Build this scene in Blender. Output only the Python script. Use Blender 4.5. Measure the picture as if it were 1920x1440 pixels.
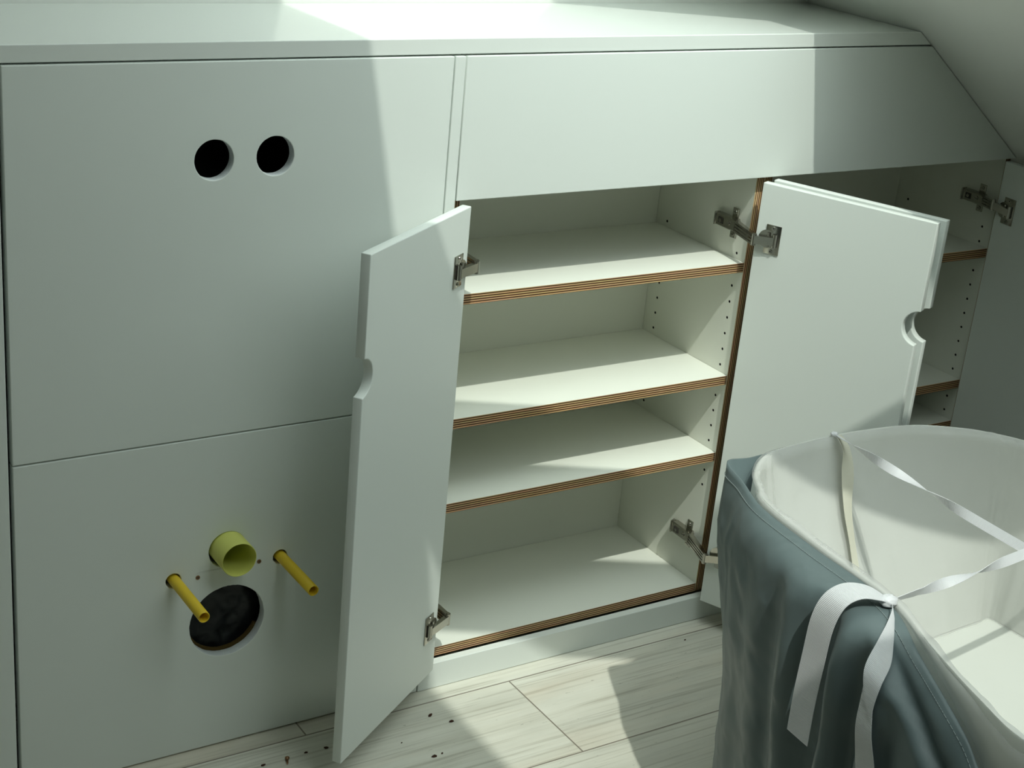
import bpy, bmesh, math, random
from mathutils import Vector, Matrix, noise
random.seed(7)
S = bpy.context.scene
COL = S.collection
for o in list(bpy.data.objects):
    bpy.data.objects.remove(o, do_unlink=True)

# ------------------------------------------------------------------ camera
F_PX, W_PX = 2957.46, 1920.0
PITCH, YAW, ROLL = -0.37800, 0.59740, 0.09710
cam_d = bpy.data.cameras.new('camera')
cam = bpy.data.objects.new('camera', cam_d)
COL.objects.link(cam)
fw = Vector((math.sin(YAW) * math.cos(PITCH), math.cos(YAW) * math.cos(PITCH), math.sin(PITCH)))
rt = fw.cross(Vector((0, 0, 1))).normalized()
up = rt.cross(fw)
c_, s_ = math.cos(ROLL), math.sin(ROLL)
R3 = Matrix((c_ * rt + s_ * up, -s_ * rt + c_ * up, -fw)).transposed()
cam.matrix_world = Matrix.Translation((0.1864, -2.0558, 1.5634)) @ R3.to_4x4()
cam_d.sensor_fit = 'HORIZONTAL'
cam_d.sensor_width = 36.0
cam_d.lens = 36.0 * F_PX / W_PX
cam_d.clip_start = 0.02
S.camera = cam

# ------------------------------------------------------------------ light, sky, exposure
S.view_settings.view_transform = 'Standard'
S.view_settings.look = 'None'
S.view_settings.gamma = 1.0
S.view_settings.exposure = 0.0
S.cycles.use_denoising = True
S.cycles.max_bounces = 10
S.cycles.diffuse_bounces = 6
S.cycles.transparent_max_bounces = 12
world = bpy.data.worlds.new('sky')
S.world = world
world.use_nodes = True
wn = world.node_tree
SKY_BASE, SKY_HAZE, SKY_POW = 2.3, 2.5, 16.0      # hazy sky: brighter towards the sun
wn.nodes['Background'].inputs[0].default_value = (0.92, 1.0, 1.0, 1)
_tc = wn.nodes.new('ShaderNodeTexCoord')
_dt = wn.nodes.new('ShaderNodeVectorMath'); _dt.operation = 'DOT_PRODUCT'
_dt.inputs[1].default_value = (-Vector((0.2, 0.6, -1.0)).normalized())[:]
_mx = wn.nodes.new('ShaderNodeMath'); _mx.operation = 'MAXIMUM'; _mx.inputs[1].default_value = 0.0
_pw = wn.nodes.new('ShaderNodeMath'); _pw.operation = 'POWER'; _pw.inputs[1].default_value = SKY_POW
_ma = wn.nodes.new('ShaderNodeMath'); _ma.operation = 'MULTIPLY_ADD'
_ma.inputs[1].default_value = SKY_BASE * SKY_HAZE; _ma.inputs[2].default_value = SKY_BASE
for _a, _b in ((_tc.outputs['Generated'], _dt.inputs[0]), (_dt.outputs['Value'], _mx.inputs[0]), (_mx.outputs[0], _pw.inputs[0]), (_pw.outputs[0], _ma.inputs[0]), (_ma.outputs[0], wn.nodes['Background'].inputs[1])):
    wn.links.new(_a, _b)

SUN = Vector((0.2, 0.6, -1.0)).normalized()          # the way the sunlight travels
sun_d = bpy.data.lights.new('sun', 'SUN')
sun_d.energy = 2.3
sun_d.angle = math.radians(0.6)
sun_d.color = (1.0, 1.0, 0.94)
sun = bpy.data.objects.new('sun', sun_d)
COL.objects.link(sun)
sun.location = (1.0, -3.0, 5.0)
sun.rotation_euler = SUN.to_track_quat('-Z', 'Y').to_euler()

# ------------------------------------------------------------------ measured dimensions (metres)
XL, XP1, XP2 = 0.7449, 1.4231, 1.4459
ZS, ZT, ZF = 0.5630, 1.1336, 0.9057
ZC, ZCB, CFY, YB = 1.1602, 1.1363, 0.0025, 0.3106
SK, D0 = 1.3164, 3.9451                               # sloped ceiling: x + SK*z = D0
def slope_x(z):
    return D0 - SK * z
T_PANEL = 0.018

# ------------------------------------------------------------------ materials
def mat(name, col, rough=0.5, spec=0.5, metal=0.0, coat=0.0):
    m = bpy.data.materials.new(name)
    m.use_nodes = True
    b = m.node_tree.nodes['Principled BSDF']
    b.inputs['Base Color'].default_value = (*col, 1)
    b.inputs['Roughness'].default_value = rough
    b.inputs['Specular IOR Level'].default_value = spec
    b.inputs['Metallic'].default_value = metal
    b.inputs['Coat Weight'].default_value = coat
    return m
def N(m, t, **kw):
    n = m.node_tree.nodes.new(t)
    for k, v in kw.items():
        setattr(n, k, v)
    return n
def L(m, a, b):
    m.node_tree.links.new(a, b)
def BSDF(m):
    return m.node_tree.nodes['Principled BSDF']
def add_bump(m, scale, strength, dist=0.001, detail=3.0, coord='Object', stretch=None):
    tc = N(m, 'ShaderNodeTexCoord')
    nz = N(m, 'ShaderNodeTexNoise')
    nz.inputs['Scale'].default_value = scale
    nz.inputs['Detail'].default_value = detail
    if stretch:
        mp = N(m, 'ShaderNodeMapping')
        mp.inputs['Scale'].default_value = stretch
        L(m, tc.outputs[coord], mp.inputs[0]); L(m, mp.outputs[0], nz.inputs['Vector'])
    else:
        L(m, tc.outputs[coord], nz.inputs['Vector'])
    bp = N(m, 'ShaderNodeBump')
    bp.inputs['Strength'].default_value = strength
    bp.inputs['Distance'].default_value = dist
    L(m, nz.outputs['Fac'], bp.inputs['Height'])
    L(m, bp.outputs[0], BSDF(m).inputs['Normal'])
    return nz

M = {}
M['paint'] = mat('white_lacquer', (0.76, 0.80, 0.765), 0.42, 0.4)
add_bump(M['paint'], 260, 0.05, 0.0004)
M['counter'] = mat('white_countertop', (0.80, 0.835, 0.80), 0.13, 0.8)
add_bump(M['counter'], 220, 0.04, 0.0004)
M['melamine'] = mat('cream_melamine', (0.80, 0.81, 0.735), 0.5, 0.3)
M['wall'] = mat('white_plaster', (0.82, 0.84, 0.80), 0.9, 0.2)
M['grey_wall'] = mat('slate_painted_plaster', (0.24, 0.255, 0.245), 0.8, 0.2)
M['dark'] = mat('hollow_shade_black', (0.02, 0.02, 0.02), 0.9, 0.1)  # flat black for hollows; on the added board it stands in for shade
M['raw_core'] = mat('raw_board_core', (0.72, 0.76, 0.77), 0.9, 0.1)
add_bump(M['raw_core'], 500, 0.5, 0.002)
M['nickel'] = mat('nickel', (0.42, 0.405, 0.36), 0.2, 0.5, 1.0)
M['nickel_dark'] = mat('nickel_dark', (0.05, 0.045, 0.04), 0.5, 0.4)
M['yellow'] = mat('yellow_plastic', (0.78, 0.55, 0.03), 0.42, 0.5)
M['lime'] = mat('lime_plastic', (0.66, 0.68, 0.17), 0.38, 0.5)
M['black_film'] = mat('black_film', (0.012, 0.013, 0.014), 0.42, 0.4)
M['brown'] = mat('brown_fibre', (0.10, 0.065, 0.02), 0.9, 0.1)
M['screw'] = mat('brassy_screw', (0.30, 0.17, 0.09), 0.4, 0.5, 0.8)
M['chip'] = mat('dark_wood_chip', (0.05, 0.022, 0.012), 0.8, 0.2)
M['white_frame'] = mat('white_window_frame', (0.78, 0.79, 0.77), 0.4, 0.5)

def ply(name, axis):
    m = mat(name, (0.4, 0.2, 0.1), 0.55, 0.3)
    tc = N(m, 'ShaderNodeTexCoord')
    sp = N(m, 'ShaderNodeSeparateXYZ')
    L(m, tc.outputs['Object'], sp.inputs[0])
    mu = N(m, 'ShaderNodeMath', operation='MULTIPLY_ADD')
    mu.inputs[1].default_value = 1.0 / 0.0041
    mu.inputs[2].default_value = 100.5
    L(m, sp.outputs['XYZ'.index(axis)], mu.inputs[0])
    fr = N(m, 'ShaderNodeMath', operation='FRACT')
    L(m, mu.outputs[0], fr.inputs[0])
    cr = N(m, 'ShaderNodeValToRGB')
    e = cr.color_ramp.elements
    e[0].position = 0.0; e[0].color = (0.085, 0.032, 0.012, 1)
    e[1].position = 1.0; e[1].color = (0.085, 0.032, 0.012, 1)
    for p, c in ((0.34, (0.10, 0.04, 0.015, 1)), (0.48, (0.82, 0.52, 0.26, 1)), (0.86, (0.84, 0.56, 0.30, 1)), (0.95, (0.11, 0.045, 0.016, 1))):
        el = e.new(p); el.color = c
    L(m, fr.outputs[0], cr.inputs[0])
    mp = N(m, 'ShaderNodeMapping')
    mp.inputs['Scale'].default_value = {'Z': (9, 60, 300), 'X': (300, 60, 9)}[axis]
    L(m, tc.outputs['Object'], mp.inputs[0])
    nz = N(m, 'ShaderNodeTexNoise')
    nz.inputs['Scale'].default_value = 1.0
    L(m, mp.outputs[0], nz.inputs['Vector'])
    mx = N(m, 'ShaderNodeMix', data_type='RGBA', blend_type='MULTIPLY')
    mx.inputs[0].default_value = 0.45
    L(m, cr.outputs[0], mx.inputs[6]); L(m, nz.outputs['Color'], mx.inputs[7])
    L(m, mx.outputs[2], BSDF(m).inputs['Base Color'])
    return m
M['ply_z'] = ply('plywood_edge_level', 'Z')
M['ply_x'] = ply('plywood_edge_upright', 'X')

def floor_mat():
    m = mat('whitewashed_plank_tile', (0.7, 0.69, 0.64), 0.5, 0.35)
    tc = N(m, 'ShaderNodeTexCoord')
    sp = N(m, 'ShaderNodeSeparateXYZ')
    L(m, tc.outputs['Object'], sp.inputs[0])
    def math_(op, a, b=None, c=None):
        n = N(m, 'ShaderNodeMath', operation=op)
        for i, q in enumerate((a, b, c)):
            if q is None: continue
            if isinstance(q, (int, float)): n.inputs[i].default_value = q
            else: L(m, q, n.inputs[i])
        return n.outputs[0]
    PW, PL = 0.239, 1.2
    row_f = math_('DIVIDE', math_('ADD', sp.outputs[1], 0.0365), PW)
    row = math_('FLOOR', row_f)
    fy = math_('FRACT', row_f)
    off = math_('MULTIPLY', row, 0.406)
    col_f = math_('DIVIDE', math_('ADD', math_('SUBTRACT', sp.outputs[0], 1.211), off), PL)
    colx = math_('FLOOR', col_f)
    fx = math_('FRACT', col_f)
    dy = math_('MULTIPLY', math_('MINIMUM', fy, math_('SUBTRACT', 1.0, fy)), PW)
    dx = math_('MULTIPLY', math_('MINIMUM', fx, math_('SUBTRACT', 1.0, fx)), PL)
    d = math_('MINIMUM', dx, dy)
    seam = math_('SUBTRACT', 1.0, math_('SMOOTHSTEP', d, 0.0006, 0.0019)) if False else math_('LESS_THAN', d, 0.0014)
    cid = N(m, 'ShaderNodeCombineXYZ')
    L(m, row, cid.inputs[0]); L(m, colx, cid.inputs[1])
    wn_ = N(m, 'ShaderNodeTexWhiteNoise', noise_dimensions='3D')
    L(m, cid.outputs[0], wn_.inputs['Vector'])
    addv = N(m, 'ShaderNodeVectorMath', operation='MULTIPLY_ADD')
    L(m, wn_.outputs['Color'], addv.inputs[0]); addv.inputs[1].default_value = (7, 7, 7)
    L(m, tc.outputs['Object'], addv.inputs[2])
    def nz(scale, detail, rough=0.6):
        mp = N(m, 'ShaderNodeMapping'); mp.inputs['Scale'].default_value = scale
        L(m, addv.outputs[0], mp.inputs[0])
        n = N(m, 'ShaderNodeTexNoise'); n.inputs['Scale'].default_value = 1.0
        n.inputs['Detail'].default_value = detail; n.inputs['Roughness'].default_value = rough
        L(m, mp.outputs[0], n.inputs['Vector'])
        return n.outputs['Fac']
    def ramp(fac, stops):
        c = N(m, 'ShaderNodeValToRGB'); e = c.color_ramp.elements
        e[0].position, e[0].color = stops[0][0], (*stops[0][1], 1)
        e[1].position, e[1].color = stops[-1][0], (*stops[-1][1], 1)
        for p, k in stops[1:-1]:
            el = e.new(p); el.color = (*k, 1)
        L(m, fac, c.inputs[0]); return c.outputs[0]
    base = ramp(nz((2.2, 9, 1), 4), [(0.3, (0.56, 0.55, 0.48)), (0.5, (0.67, 0.655, 0.575)), (0.7, (0.75, 0.735, 0.655))])
    grain = ramp(nz((3.2, 150, 1), 3, 0.55), [(0.34, (0.62, 0.60, 0.56)), (0.46, (0.96, 0.96, 0.96)), (0.6, (1, 1, 1))])
    streak = ramp(nz((1.5, 46, 1), 5, 0.65), [(0.28, (0.52, 0.5, 0.46)), (0.4, (0.93, 0.92, 0.9)), (0.55, (1, 1, 1))])
    warm = ramp(nz((1.2, 7, 1), 3), [(0.5, (1, 1, 1)), (0.72, (1.0, 0.93, 0.88))])
    spots = ramp(nz((45, 170, 1), 2), [(0.22, (0.4, 0.38, 0.35)), (0.29, (1, 1, 1)), (0.4, (1, 1, 1))])
    def mul(a, b, f=1.0):
        x = N(m, 'ShaderNodeMix', data_type='RGBA', blend_type='MULTIPLY'); x.inputs[0].default_value = f
        L(m, a, x.inputs[6]); L(m, b, x.inputs[7]); return x.outputs[2]
    c = mul(mul(mul(mul(base, grain, 0.58), streak, 0.55), warm), spots, 0.7)
    x = N(m, 'ShaderNodeMix', data_type='RGBA')
    L(m, seam, x.inputs[0]); L(m, c, x.inputs[6]); x.inputs[7].default_value = (0.23, 0.20, 0.16, 1)
    L(m, x.outputs[2], BSDF(m).inputs['Base Color'])
    bp = N(m, 'ShaderNodeBump'); bp.inputs['Strength'].default_value = 0.25; bp.inputs['Distance'].default_value = 0.0015
    h = math_('SUBTRACT', nz((3.2, 150, 1), 3, 0.55), math_('MULTIPLY', seam, 0.9))
    L(m, h, bp.inputs['Height']); L(m, bp.outputs[0], BSDF(m).inputs['Normal'])
    return m
M['floor'] = floor_mat()

def slope_mat():
    m = mat('plaster_with_scuffs', (0.8, 0.81, 0.77), 0.9, 0.2)
    tc = N(m, 'ShaderNodeTexCoord')
    nz = N(m, 'ShaderNodeTexNoise'); nz.inputs['Scale'].default_value = 14; nz.inputs['Detail'].default_value = 3
    mp = N(m, 'ShaderNodeMapping'); mp.inputs['Scale'].default_value = (1, 2.6, 1)
    L(m, tc.outputs['Object'], mp.inputs[0]); L(m, mp.outputs[0], nz.inputs['Vector'])
    cr = N(m, 'ShaderNodeValToRGB'); e = cr.color_ramp.elements
    e[0].position = 0.2; e[0].color = (0.30, 0.29, 0.27, 1); e[1].position = 0.25; e[1].color = (0.82, 0.83, 0.79, 1)
    L(m, nz.outputs['Fac'], cr.inputs[0]); L(m, cr.outputs[0], BSDF(m).inputs['Base Color'])
    return m
M['slope'] = slope_mat()

def glass_mat():
    m = bpy.data.materials.new('window_glass'); m.use_nodes = True
    nt = m.node_tree; nt.nodes.remove(nt.nodes['Principled BSDF'])
    tr = N(m, 'ShaderNodeBsdfTransparent'); tr.inputs[0].default_value = (0.96, 0.985, 0.965, 1)
    gl = N(m, 'ShaderNodeBsdfGlossy'); gl.inputs['Roughness'].default_value = 0.02
    mx = N(m, 'ShaderNodeMixShader'); mx.inputs[0].default_value = 0.05
    L(m, tr.outputs[0], mx.inputs[1]); L(m, gl.outputs[0], mx.inputs[2])
    L(m, mx.outputs[0], nt.nodes['Material Output'].inputs[0])
    return m
M['glass'] = glass_mat()

def cloth_mat():
    m = mat('blue_grey_nylon', (0.115, 0.152, 0.157), 0.45, 0.4)
    BSDF(m).inputs['Sheen Weight'].default_value = 0.08
    tc = N(m, 'ShaderNodeTexCoord')
    def nz(scale, kind, detail=2.0, dist=0.0):
        n = N(m, 'ShaderNodeTexNoise'); n.noise_type = kind
        n.inputs['Scale'].default_value = scale; n.inputs['Detail'].default_value = detail; n.inputs['Distortion'].default_value = dist
        L(m, tc.outputs['Object'], n.inputs['Vector']); return n.outputs['Fac']
    prev = None
    for fac, st, dist in ((nz(9, 'RIDGED_MULTIFRACTAL', 2.0, .8), .7, .012), (nz(24, 'RIDGED_MULTIFRACTAL', 1.0, .5), .45, .005), (nz(900, 'FBM', 1.0), .12, .0004)):
        b = N(m, 'ShaderNodeBump'); b.inputs['Strength'].default_value = st; b.inputs['Distance'].default_value = dist
        L(m, fac, b.inputs['Height'])
        if prev: L(m, prev, b.inputs['Normal'])
        prev = b.outputs[0]
    L(m, prev, BSDF(m).inputs['Normal'])
    return m
M['cloth'] = cloth_mat()
M['stitch'] = mat('pale_thread', (0.34, 0.39, 0.385), 0.8, 0.2)
def white_plastic():
    m = mat('white_plastic_sheet', (0.80, 0.81, 0.765), 0.4, 0.4)
    nt = m.node_tree
    tl = N(m, 'ShaderNodeBsdfTranslucent'); tl.inputs[0].default_value = (0.78, 0.80, 0.74, 1)
    mx = N(m, 'ShaderNodeMixShader'); mx.inputs[0].default_value = 0.22
    out = nt.nodes['Material Output']
    L(m, BSDF(m).outputs[0], mx.inputs[1]); L(m, tl.outputs[0], mx.inputs[2]); L(m, mx.outputs[0], out.inputs[0])
    return m
M['plastic'] = white_plastic()
def film_mat():
    m = bpy.data.materials.new('clear_plastic_film'); m.use_nodes = True
    nt = m.node_tree; b = nt.nodes['Principled BSDF']
    b.inputs['Base Color'].default_value = (0.82, 0.82, 0.80, 1); b.inputs['Roughness'].default_value = 0.12
    tr = N(m, 'ShaderNodeBsdfTransparent')
    mx = N(m, 'ShaderNodeMixShader'); mx.inputs[0].default_value = 0.36
    tc = N(m, 'ShaderNodeTexCoord')
    mp = N(m, 'ShaderNodeMapping'); mp.inputs['Scale'].default_value = (1, 1, 0.35)
    nz = N(m, 'ShaderNodeTexNoise'); nz.noise_type = 'RIDGED_MULTIFRACTAL'; nz.inputs['Scale'].default_value = 13; nz.inputs['Detail'].default_value = 2; nz.inputs['Distortion'].default_value = 0.8
    L(m, tc.outputs['Object'], mp.inputs[0]); L(m, mp.outputs[0], nz.inputs['Vector'])
    bp = N(m, 'ShaderNodeBump'); bp.inputs['Strength'].default_value = 0.8; bp.inputs['Distance'].default_value = 0.01
    L(m, nz.outputs['Fac'], bp.inputs['Height']); L(m, bp.outputs[0], b.inputs['Normal'])
    L(m, tr.outputs[0], mx.inputs[1]); L(m, b.outputs[0], mx.inputs[2]); L(m, mx.outputs[0], nt.nodes['Material Output'].inputs[0])
    return m
M['film'] = film_mat()
def ribbon_mat():
    m = mat('white_woven_ribbon', (0.72, 0.72, 0.745), 0.38, 0.5)
    BSDF(m).inputs['Sheen Weight'].default_value = 0.2
    uv = N(m, 'ShaderNodeTexCoord')
    sp = N(m, 'ShaderNodeSeparateXYZ'); L(m, uv.outputs['UV'], sp.inputs[0])
    mu = N(m, 'ShaderNodeMath', operation='MULTIPLY'); mu.inputs[1].default_value = 2 * math.pi / 0.0019
    L(m, sp.outputs[0], mu.inputs[0])
    si = N(m, 'ShaderNodeMath', operation='SINE'); L(m, mu.outputs[0], si.inputs[0])
    bp = N(m, 'ShaderNodeBump'); bp.inputs['Strength'].default_value = 0.5; bp.inputs['Distance'].default_value = 0.0005
    L(m, si.outputs[0], bp.inputs['Height']); L(m, bp.outputs[0], BSDF(m).inputs['Normal'])
    return m
M['ribbon'] = ribbon_mat()
M['tape'] = mat('cream_tape', (0.66, 0.64, 0.54), 0.5, 0.3)

# ------------------------------------------------------------------ builders
def link(name, me, mats, parent=None):
    o = bpy.data.objects.new(name, me)
    COL.objects.link(o)
    for m in (mats if isinstance(mats, (list, tuple)) else [mats]):
        me.materials.append(m)
    if parent is not None:
        o.parent = parent
        o.matrix_parent_inverse = Matrix.Translation(-Vector(parent.location)) if parent.parent is None else Matrix.Translation(-parent_world(parent))
    return o
WORLD = {}
def parent_world(p):
    v = Vector((0, 0, 0))
    while p is not None:
        # every part is authored in world space, so only the top-level empty carries an offset
        if p.parent is None:
            v = Vector(p.location); break
        p = p.parent
    return v
def finish(name, bm, mats, parent=None, origin=None, smooth=None, basis=None):
    """world-space bmesh -> object whose origin lies at `origin` (default: centre of its bounds)"""
    bm.normal_update()
    if origin is None:
        lo = Vector([min(v.co[i] for v in bm.verts) for i in range(3)])
        hi = Vector([max(v.co[i] for v in bm.verts) for i in range(3)])
        origin = (lo + hi) / 2
    origin = Vector(origin)
    bmesh.ops.translate(bm, verts=bm.verts, vec=-origin)
    me = bpy.data.meshes.new(name)
    bm.to_mesh(me); bm.free()
    o = bpy.data.objects.new(name, me)
    COL.objects.link(o)
    for m in (mats if isinstance(mats, (list, tuple)) else [mats]):
        me.materials.append(m)
    if smooth is not None:
        me.shade_smooth()
        if smooth < 180:
            me.set_sharp_from_angle(angle=math.radians(smooth))
    o.location = origin
    WORLD[o] = origin.copy()
    if parent is not None:
        o.parent = parent
        o.location = origin - WORLD[parent]
    return o
def thing(name, label, cat, loc=(0, 0, 0), group=None):
    o = bpy.data.objects.new(name, None)
    COL.objects.link(o)
    o.location = loc; o.empty_display_size = 0.05
    WORLD[o] = Vector(loc)
    o['label'] = label; o['category'] = cat
    if group: o['group'] = group
    return o
def tag(o, label, cat, group=None):
    o['label'] = label; o['category'] = cat
    if group: o['group'] = group
    return o
def struct(o):
    o['kind'] = 'structure'; return o

def bm_box(bm, lo, hi, mi=0, rot=None, bevel=0.0):
    lo, hi = Vector(lo), Vector(hi)
    r = bmesh.ops.create_cube(bm, size=1.0)
    vs = r['verts']
    for v in vs:
        v.co = Vector([lo[i] + (hi[i] - lo[i]) * (v.co[i] + 0.5) for i in range(3)])
    fs = list({f for v in vs for f in v.link_faces})
    for f in fs: f.material_index = mi
    if bevel > 0:
        es = list({e for v in vs for e in v.link_edges})
        rr = bmesh.ops.bevel(bm, geom=es, offset=bevel, segments=2, profile=0.5, affect='EDGES')
        vs = [g for g in rr['verts']]
        fs = rr['faces']
    return vs
def box(name, lo, hi, m, parent=None, bevel=0.001, origin=None):
    bm = bmesh.new(); bm_box(bm, lo, hi, bevel=bevel)
    return finish(name, bm, m, parent, origin)
def bm_cyl(bm, p0, p1, r0, r1=None, seg=32, caps=True, mi=0):
    p0, p1 = Vector(p0), Vector(p1); r1 = r0 if r1 is None else r1
    ax = (p1 - p0).normalized()
    a = ax.orthogonal().normalized(); b = ax.cross(a)
    A = []; B = []
    for i in range(seg):
        t = 2 * math.pi * i / seg; d = math.cos(t) * a + math.sin(t) * b
        A.append(bm.verts.new(p0 + r0 * d)); B.append(bm.verts.new(p1 + r1 * d))
    for i in range(seg):
        f = bm.faces.new((A[i], A[(i + 1) % seg], B[(i + 1) % seg], B[i])); f.material_index = mi
    if caps:
        bm.faces.new(A[::-1]).material_index = mi; bm.faces.new(B).material_index = mi
def bm_tube(bm, p0, p1, ro, ri, seg=48):
    p0, p1 = Vector(p0), Vector(p1)
    ax = (p1 - p0).normalized(); a = ax.orthogonal().normalized(); b = ax.cross(a)
    rings = []
    for (p, r) in ((p0, ri), (p0, ro), (p1 - ax * 0.0007, ro), (p1, ro - 0.0005), (p1, ri + 0.0004), (p1 - ax * 0.0007, ri)):
        rings.append([bm.verts.new(p + r * (math.cos(2 * math.pi * i / seg) * a + math.sin(2 * math.pi * i / seg) * b)) for i in range(seg)])
    n = len(rings)
    for k in range(n):
        A, B = rings[k], rings[(k + 1) % n]
        for i in range(seg):
            bm.faces.new((A[i], A[(i + 1) % seg], B[(i + 1) % seg], B[i]))

def plate_bm(outline, holes, t, bevel=0.0012, wall_mat=None):
    """a board: 2D outline (x, z) with holes, thickness from y=0 to y=t; edges eased. Holes' walls may get material 1."""
    cu = bpy.data.curves.new('tmp', 'CURVE'); cu.dimensions = '2D'; cu.fill_mode = 'BOTH'
    for loop in [outline] + holes:
        sp = cu.splines.new('POLY'); sp.points.add(len(loop) - 1); sp.use_cyclic_u = True
        for i, (x, z) in enumerate(loop):
            sp.points[i].co = (x, z, 0, 1)
    cu.extrude = t / 2
    ob = bpy.data.objects.new('tmp', cu); COL.objects.link(ob)
    dg = bpy.context.evaluated_depsgraph_get()
    me = bpy.data.meshes.new_from_object(ob.evaluated_get(dg))
    bpy.data.objects.remove(ob); bpy.data.curves.remove(cu)
    bm = bmesh.new(); bm.from_mesh(me); bpy.data.meshes.remove(me)
    bmesh.ops.remove_doubles(bm, verts=bm.verts, dist=1e-6)
    for v in bm.verts:
        x, z, y = v.co
        v.co = Vector((x, t / 2 + y, z))
    bmesh.ops.recalc_face_normals(bm, faces=bm.faces)
    for f in bm.faces: f.material_index = 0
    if wall_mat:
        hp = [(sum(p[0] for p in h) / len(h), sum(p[1] for p in h) / len(h), max(math.dist(p, h[0]) for p in h) / 2 * 1.2) for h in holes]
        for f in bm.faces:
            if abs(f.normal.y) < 0.5:
                c = f.calc_center_median()
                if any(math.hypot(c.x - a, c.z - b) < r for a, b, r in hp): f.material_index = 1
    if bevel > 0:
        es = [e for e in bm.edges if len(e.link_faces) == 2 and e.calc_face_angle(0) > 1.0]
        bmesh.ops.bevel(bm, geom=es, offset=bevel, segments=2, profile=0.5, affect='EDGES')
    return bm
def rect(x0, z0, x1, z1):
    return [(x0, z0), (x1, z0), (x1, z1), (x0, z1)]
def circ(cx, cz, r, n=64, jit=0.0):
    return [(cx + (r + random.uniform(-jit, jit)) * math.cos(2 * math.pi * i / n), cz + (r + random.uniform(-jit, jit)) * math.sin(2 * math.pi * i / n)) for i in range(n)]
def strip_bm(bm, pts, sides, widths, thick=0.0008):
    """a ribbon: centre points, width directions; with UV.x = length, UV.y = across"""
    uvl = bm.loops.layers.uv.verify()
    rows = []; s = 0
    n_ac = 6
    for i, p in enumerate(pts):
        p = Vector(p)
        if i: s += (p - Vector(pts[i - 1])).length
        sd = Vector(sides[i]).normalized(); w = widths[i]
        tg = (Vector(pts[min(i + 1, len(pts) - 1)]) - Vector(pts[max(i - 1, 0)])).normalized()
        nm = tg.cross(sd).normalized() * thick / 2
        rows.append(([(bm.verts.new(p + sd * w * (k / n_ac - 0.5) + nm), (s, w * k / n_ac)) for k in range(n_ac + 1)],
                     [(bm.verts.new(p + sd * w * (k / n_ac - 0.5) - nm), (s, w * k / n_ac)) for k in range(n_ac + 1)]))
    def quad(a, b, c, d):
        f = bm.faces.new((a[0], b[0], c[0], d[0]))
        for l, q in zip(f.loops, (a, b, c, d)): l[uvl].uv = q[1]
    for i in range(len(rows) - 1):
        (T0, B0), (T1, B1) = rows[i], rows[i + 1]
        for k in range(n_ac):
            quad(T0[k], T0[k + 1], T1[k + 1], T1[k]); quad(B0[k + 1], B0[k], B1[k], B1[k + 1])
        quad(B0[0], T0[0], T1[0], B1[0]); quad(T0[n_ac], B0[n_ac], B1[n_ac], T1[n_ac])
    for (T, B), flip in ((rows[0], False), (rows[-1], True)):
        for k in range(n_ac):
            q = (T[k], B[k], B[k + 1], T[k + 1])
            quad(*(q[::-1] if flip else q))
def catmull(pts, n, closed=False):
    P = [Vector(p) for p in pts]; out = []
    m = len(P); segs = m if closed else m - 1
    for i in range(segs):
        if closed: p0, p1, p2, p3 = P[i - 1], P[i], P[(i + 1) % m], P[(i + 2) % m]
        else: p0, p1, p2, p3 = P[max(i - 1, 0)], P[i], P[i + 1], P[min(i + 2, m - 1)]
        for k in range(n):
            t = k / n
            out.append(0.5 * ((2 * p1) + (p2 - p0) * t + (2 * p0 - 5 * p1 + 4 * p2 - p3) * t * t + (3 * p1 - p0 - 3 * p2 + p3) * t ** 3))
    if not closed: out.append(P[-1])
    return out

# ------------------------------------------------------------------ room shell
ROOM_X0, ROOM_X1, ROOM_Y0, CEIL = -2.6, 2.95, -4.2, 2.45
def slab(name, lo, hi, m):
    return struct(box(name, lo, hi, m, bevel=0))
slab('floor', (ROOM_X0 - .1, ROOM_Y0 - .1, -0.1), (ROOM_X1 + .1, YB + .1, 0), M['floor']).location
bpy.data.objects['floor'].data.transform(Matrix.Translation(bpy.data.objects['floor'].location))
bpy.data.objects['floor'].location = (0, 0, 0)
WORLD[bpy.data.objects['floor']] = Vector((0, 0, 0))
slab('wall_back', (ROOM_X0 - .1, YB + 0.001, 0), (ROOM_X1 + .1, YB + .12, 2.7), M['wall'])
slab('wall_front', (ROOM_X0 - .1, ROOM_Y0 - .1, 0), (ROOM_X1 + .1, ROOM_Y0, 2.7), M['wall'])
slab('wall_right', (ROOM_X1, ROOM_Y0, 0), (ROOM_X1 + .1, YB, 0.76), M['wall'])

# sloped ceiling with two roof-window openings, then the flat ceiling
H_SLAB = 0.03
def sp_pt(x, y, h=0.0):
    nrm = Vector((1, 0, SK)).normalized()
    return Vector((x, y, (D0 - x) / SK)) + nrm * h
SX_LO, SX_HI = ROOM_X1, D0 - SK * CEIL
WX0, WX1S = 2.103, (1.003, 0.962)                    # lower and upper edges of the openings (x on the slope)
WINS = [(-0.910, -0.017), (-1.85, -1.185)]
xs = [SX_LO, WX0, WX1S[0], WX1S[1], SX_HI]
ys = [ROOM_Y0, WINS[1][0], WINS[1][1], WINS[0][0], WINS[0][1], YB]
bm = bmesh.new()
def hole(i, j): return (j == 3 and i == 1) or (j == 1 and i in (1, 2))
gridv = {}
def gv(i, j, k):
    key = (i, j, k)
    if key not in gridv: gridv[key] = bm.verts.new(sp_pt(xs[i], ys[j], H_SLAB * k))
    return gridv[key]
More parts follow.
